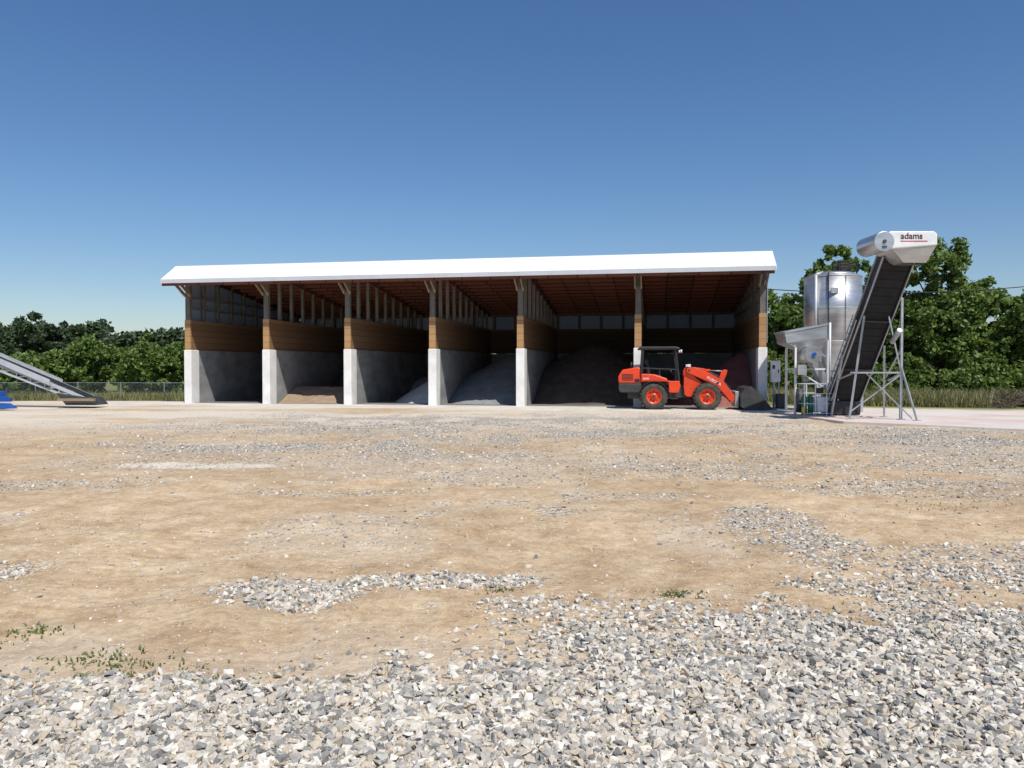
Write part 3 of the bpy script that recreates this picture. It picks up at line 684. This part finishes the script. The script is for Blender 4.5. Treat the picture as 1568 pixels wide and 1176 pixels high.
def tree(name,x,y,h,rx,base=.25,m=None,nleaf=9000,leaf=.13,lobes=6):
    m=m or M['leaf']; z0=float(gz(np.array([x]),np.array([y]))[0]); t=empty(name,(x,y,z0))
    P=Part('trunk',M['bark'],t); pts=[]; 
    top=Vector((random.uniform(-.3,.3),0,h*.8)); r0=.022*h
    P.tube((0,0,-.1),(top.x*.4,0,h*.4),r0,r0*.7,n=10); P.tube((top.x*.4,0,h*.4),top,r0*.7,r0*.15,n=8)
    for i in range(lobes):
        a=2*math.pi*i/lobes+random.uniform(-.4,.4); zz=h*(base+ (1-base)*random.uniform(.3,.82)); rr=rx*random.uniform(.35,.75)
        c=(rr*math.cos(a),rr*math.sin(a),zz)
        s0=(top.x*.4,0,zz*.55); P.tube(s0,c,r0*.35,r0*.08,n=6)
        rl=rx*random.uniform(.42,.62)
        q,cc=crown_pts(*c,rl,rl,rl*random.uniform(.7,1.1),30,nleaf//(lobes+2),rx*.18); pts.append(q)
    q,cc=crown_pts(top.x,0,h*.82,rx*.5,rx*.5,h*.17,26,nleaf//(lobes+2),rx*.17); pts.append(q)
    q,cc=crown_pts(0,0,h*(base+.35*(1-base)),rx*.85,rx*.85,h*.28*(1-base)+.3,40,nleaf//(lobes+2)*2,rx*.2); pts.append(q)
    P.emit(); leafmesh('foliage',np.concatenate(pts),leaf,m,t)
for (x,y,h,rx,bs,nl) in [(16.4,46,6.0,2.3,.05,12000),(18.7,45.5,9.1,2.0,.15,15000),(21.6,46,7.2,2.4,.1,12000),(24.3,45,9.2,2.6,.12,22000),(27.0,45,6.9,2.4,.05,15000),
    (29.3,44,6.1,2.3,.03,14000),(31.8,45,6.3,2.5,.03,13000),(34.6,43,6.8,2.6,.03,11000),(38.5,44,6.9,2.8,.05,8000),(14.0,50,5.0,2.2,.1,5000)]:
    tree('deciduous_tree',x,y,h,rx,bs,None,nl,.15)
def mass(name,items,m,leaf,nper,clump=26):
    pts=[]
    for (x,y,z,rx,rz_) in items:
        zb=float(gz(np.array([x]),np.array([y]))[0])
        q,_=crown_pts(x,y,z+zb,rx,rx,rz_,clump,nper,rx*.26); pts.append(q)
    q=np.concatenate(pts); q[:,2]=np.maximum(q[:,2],-.5)
    return leafmesh(name,q,leaf,m,None)
it=[(x,RNG.uniform(41.5,44.5)-(x-14)*.08,RNG.uniform(.5,1.4),RNG.uniform(1.0,1.7),RNG.uniform(.9,1.7)) for x in np.linspace(14,42,34)]
mass('undergrowth',it,M['leaf'],.12,1500)
it=[(x,RNG.uniform(56,64),RNG.uniform(1.8,3.2),RNG.uniform(2,3),RNG.uniform(2.2,3.6)) for x in np.linspace(14,62,26)]
mass('woodland',it,M['leafd'],.3,1500)
it=[]
for x in np.linspace(-46,-16,34):
    top=np.interp(x,[-46,-40,-37,-33,-29,-16],[2.6,3.6,4.7,4.8,5.4,5.4])+RNG.uniform(-.4,.3)
    it.append((x,RNG.uniform(64,72),top*.45,RNG.uniform(1.5,2.4),top*.52))
mass('shrub_row',it,M['leaf'],.2,2600,34)
it=[]
for x in np.concatenate([np.linspace(-115,-48,26),np.linspace(-112,-50,22)]):
    top=np.interp(x,[-115,-95,-89,-82,-78,-70,-60,-48],[8.4,8.4,9.4,11.6,10.6,8.9,8.2,7.6])+RNG.uniform(-1.0,.5)
    it.append((x,RNG.uniform(132,150),top*.5,RNG.uniform(3.2,5.0),top*.52))
mass('tree_line',it,M['leafd'],.5,2000,36)
it=[(x,RNG.uniform(150,170),3.5,RNG.uniform(5,8),RNG.uniform(3.5,5)) for x in np.linspace(-50,190,34)]
mass('tree_line',it,M['leafd'],.8,900,30)
n=9000; x=RNG.uniform(-34,-14.5,n); y=RNG.uniform(42,50,n); nn=24000; x2=RNG.uniform(12.5,34,nn); y2=np.interp(x2,[12.5,18,34],[35,32.5,30.5])+RNG.random(nn)**1.3*9
k=fbm(x2,y2,.8,60)>.40; x2=x2[k];y2=y2[k]
blades('tall_grass',np.concatenate([x,x2]),np.concatenate([y,y2]),.15,.75,.022,M['grass'])
bp_=empty('brush_pile',(21.5,33.0,-.05)); P=Part('branches',M['bark'],bp_)
for i in range(180):
    a=random.uniform(0,6.28); L_=random.uniform(.5,1.7); x=random.gauss(0,1.4);y=random.gauss(0,.6);z=random.uniform(.02,.6)*math.exp(-(x/1.6)**2)
    P.tube((x,y,z),(x+L_*math.cos(a),y+L_*math.sin(a)*.5,z+random.uniform(-.1,.5)),.025,.01,n=5)
P.emit()
ul=Part('utility_wire',M['black'])
pts=[]
A=Vector((9.9,31.9,4.85));Bv=Vector((30,36,6.3))
for i in range(31):
    t=i/30; p=A.lerp(Bv,t); p.z-=4*.6*t*(1-t); pts.append(p)
for a,b_ in zip(pts,pts[1:]): ul.tube(a,b_,.022,n=6,cap=False)
ul.emit()
up_=Part('utility_pole',M['bark']); up_.tube((30,36,-.2),(30,36,6.8),.14,.10,n=14); up_.beam((29.2,36,6.35),(30.8,36,6.35),.1); up_.emit()
# ---------------------------------------------------------------- world, sun, camera
w=bpy.data.worlds.new('World'); scn.world=w; w.use_nodes=True; nt=w.node_tree
sky=nt.nodes.new('ShaderNodeTexSky'); sky.sky_type='NISHITA'; sky.sun_disc=False
sd_=Vector((.4155*math.cos(R(55)),-.9096*math.cos(R(55)),math.sin(R(55)))).normalized()
sky.sun_elevation=R(55); sky.sun_rotation=math.atan2(.4155,-.9096); sky.air_density=1.1; sky.dust_density=.3; sky.ozone_density=3.2
hs=nt.nodes.new('ShaderNodeHueSaturation'); hs.inputs['Saturation'].default_value=1.17; nt.links.new(sky.outputs[0],hs.inputs['Color'])
tn=nt.nodes.new('ShaderNodeMixRGB'); tn.blend_type='MULTIPLY'; tn.inputs[0].default_value=1; tn.inputs[2].default_value=(.97,1.0,1.12,1); nt.links.new(hs.outputs[0],tn.inputs[1])
bg=nt.nodes['Background']; nt.links.new(tn.outputs[0],bg.inputs[0]); bg.inputs[1].default_value=.090
su=bpy.data.lights.new('sun','SUN'); su.energy=4.5; su.angle=R(.5); su.color=(1,.955,.88)
so=bpy.data.objects.new('sun',su); so.rotation_euler=(-sd_).to_track_quat('-Z','Y').to_euler(); so.location=(10,-20,40); scn.collection.objects.link(so)
cam=bpy.data.cameras.new('camera'); co=bpy.data.objects.new('camera',cam); scn.collection.objects.link(co)
co.location=(0,0,1.65); co.rotation_euler=(R(90-1.19),0,0); cam.lens=27.7; cam.sensor_width=36; cam.clip_end=3000; cam.clip_start=.05
scn.camera=co
scn.view_settings.view_transform='Standard'; scn.view_settings.look='None'; scn.view_settings.exposure=0
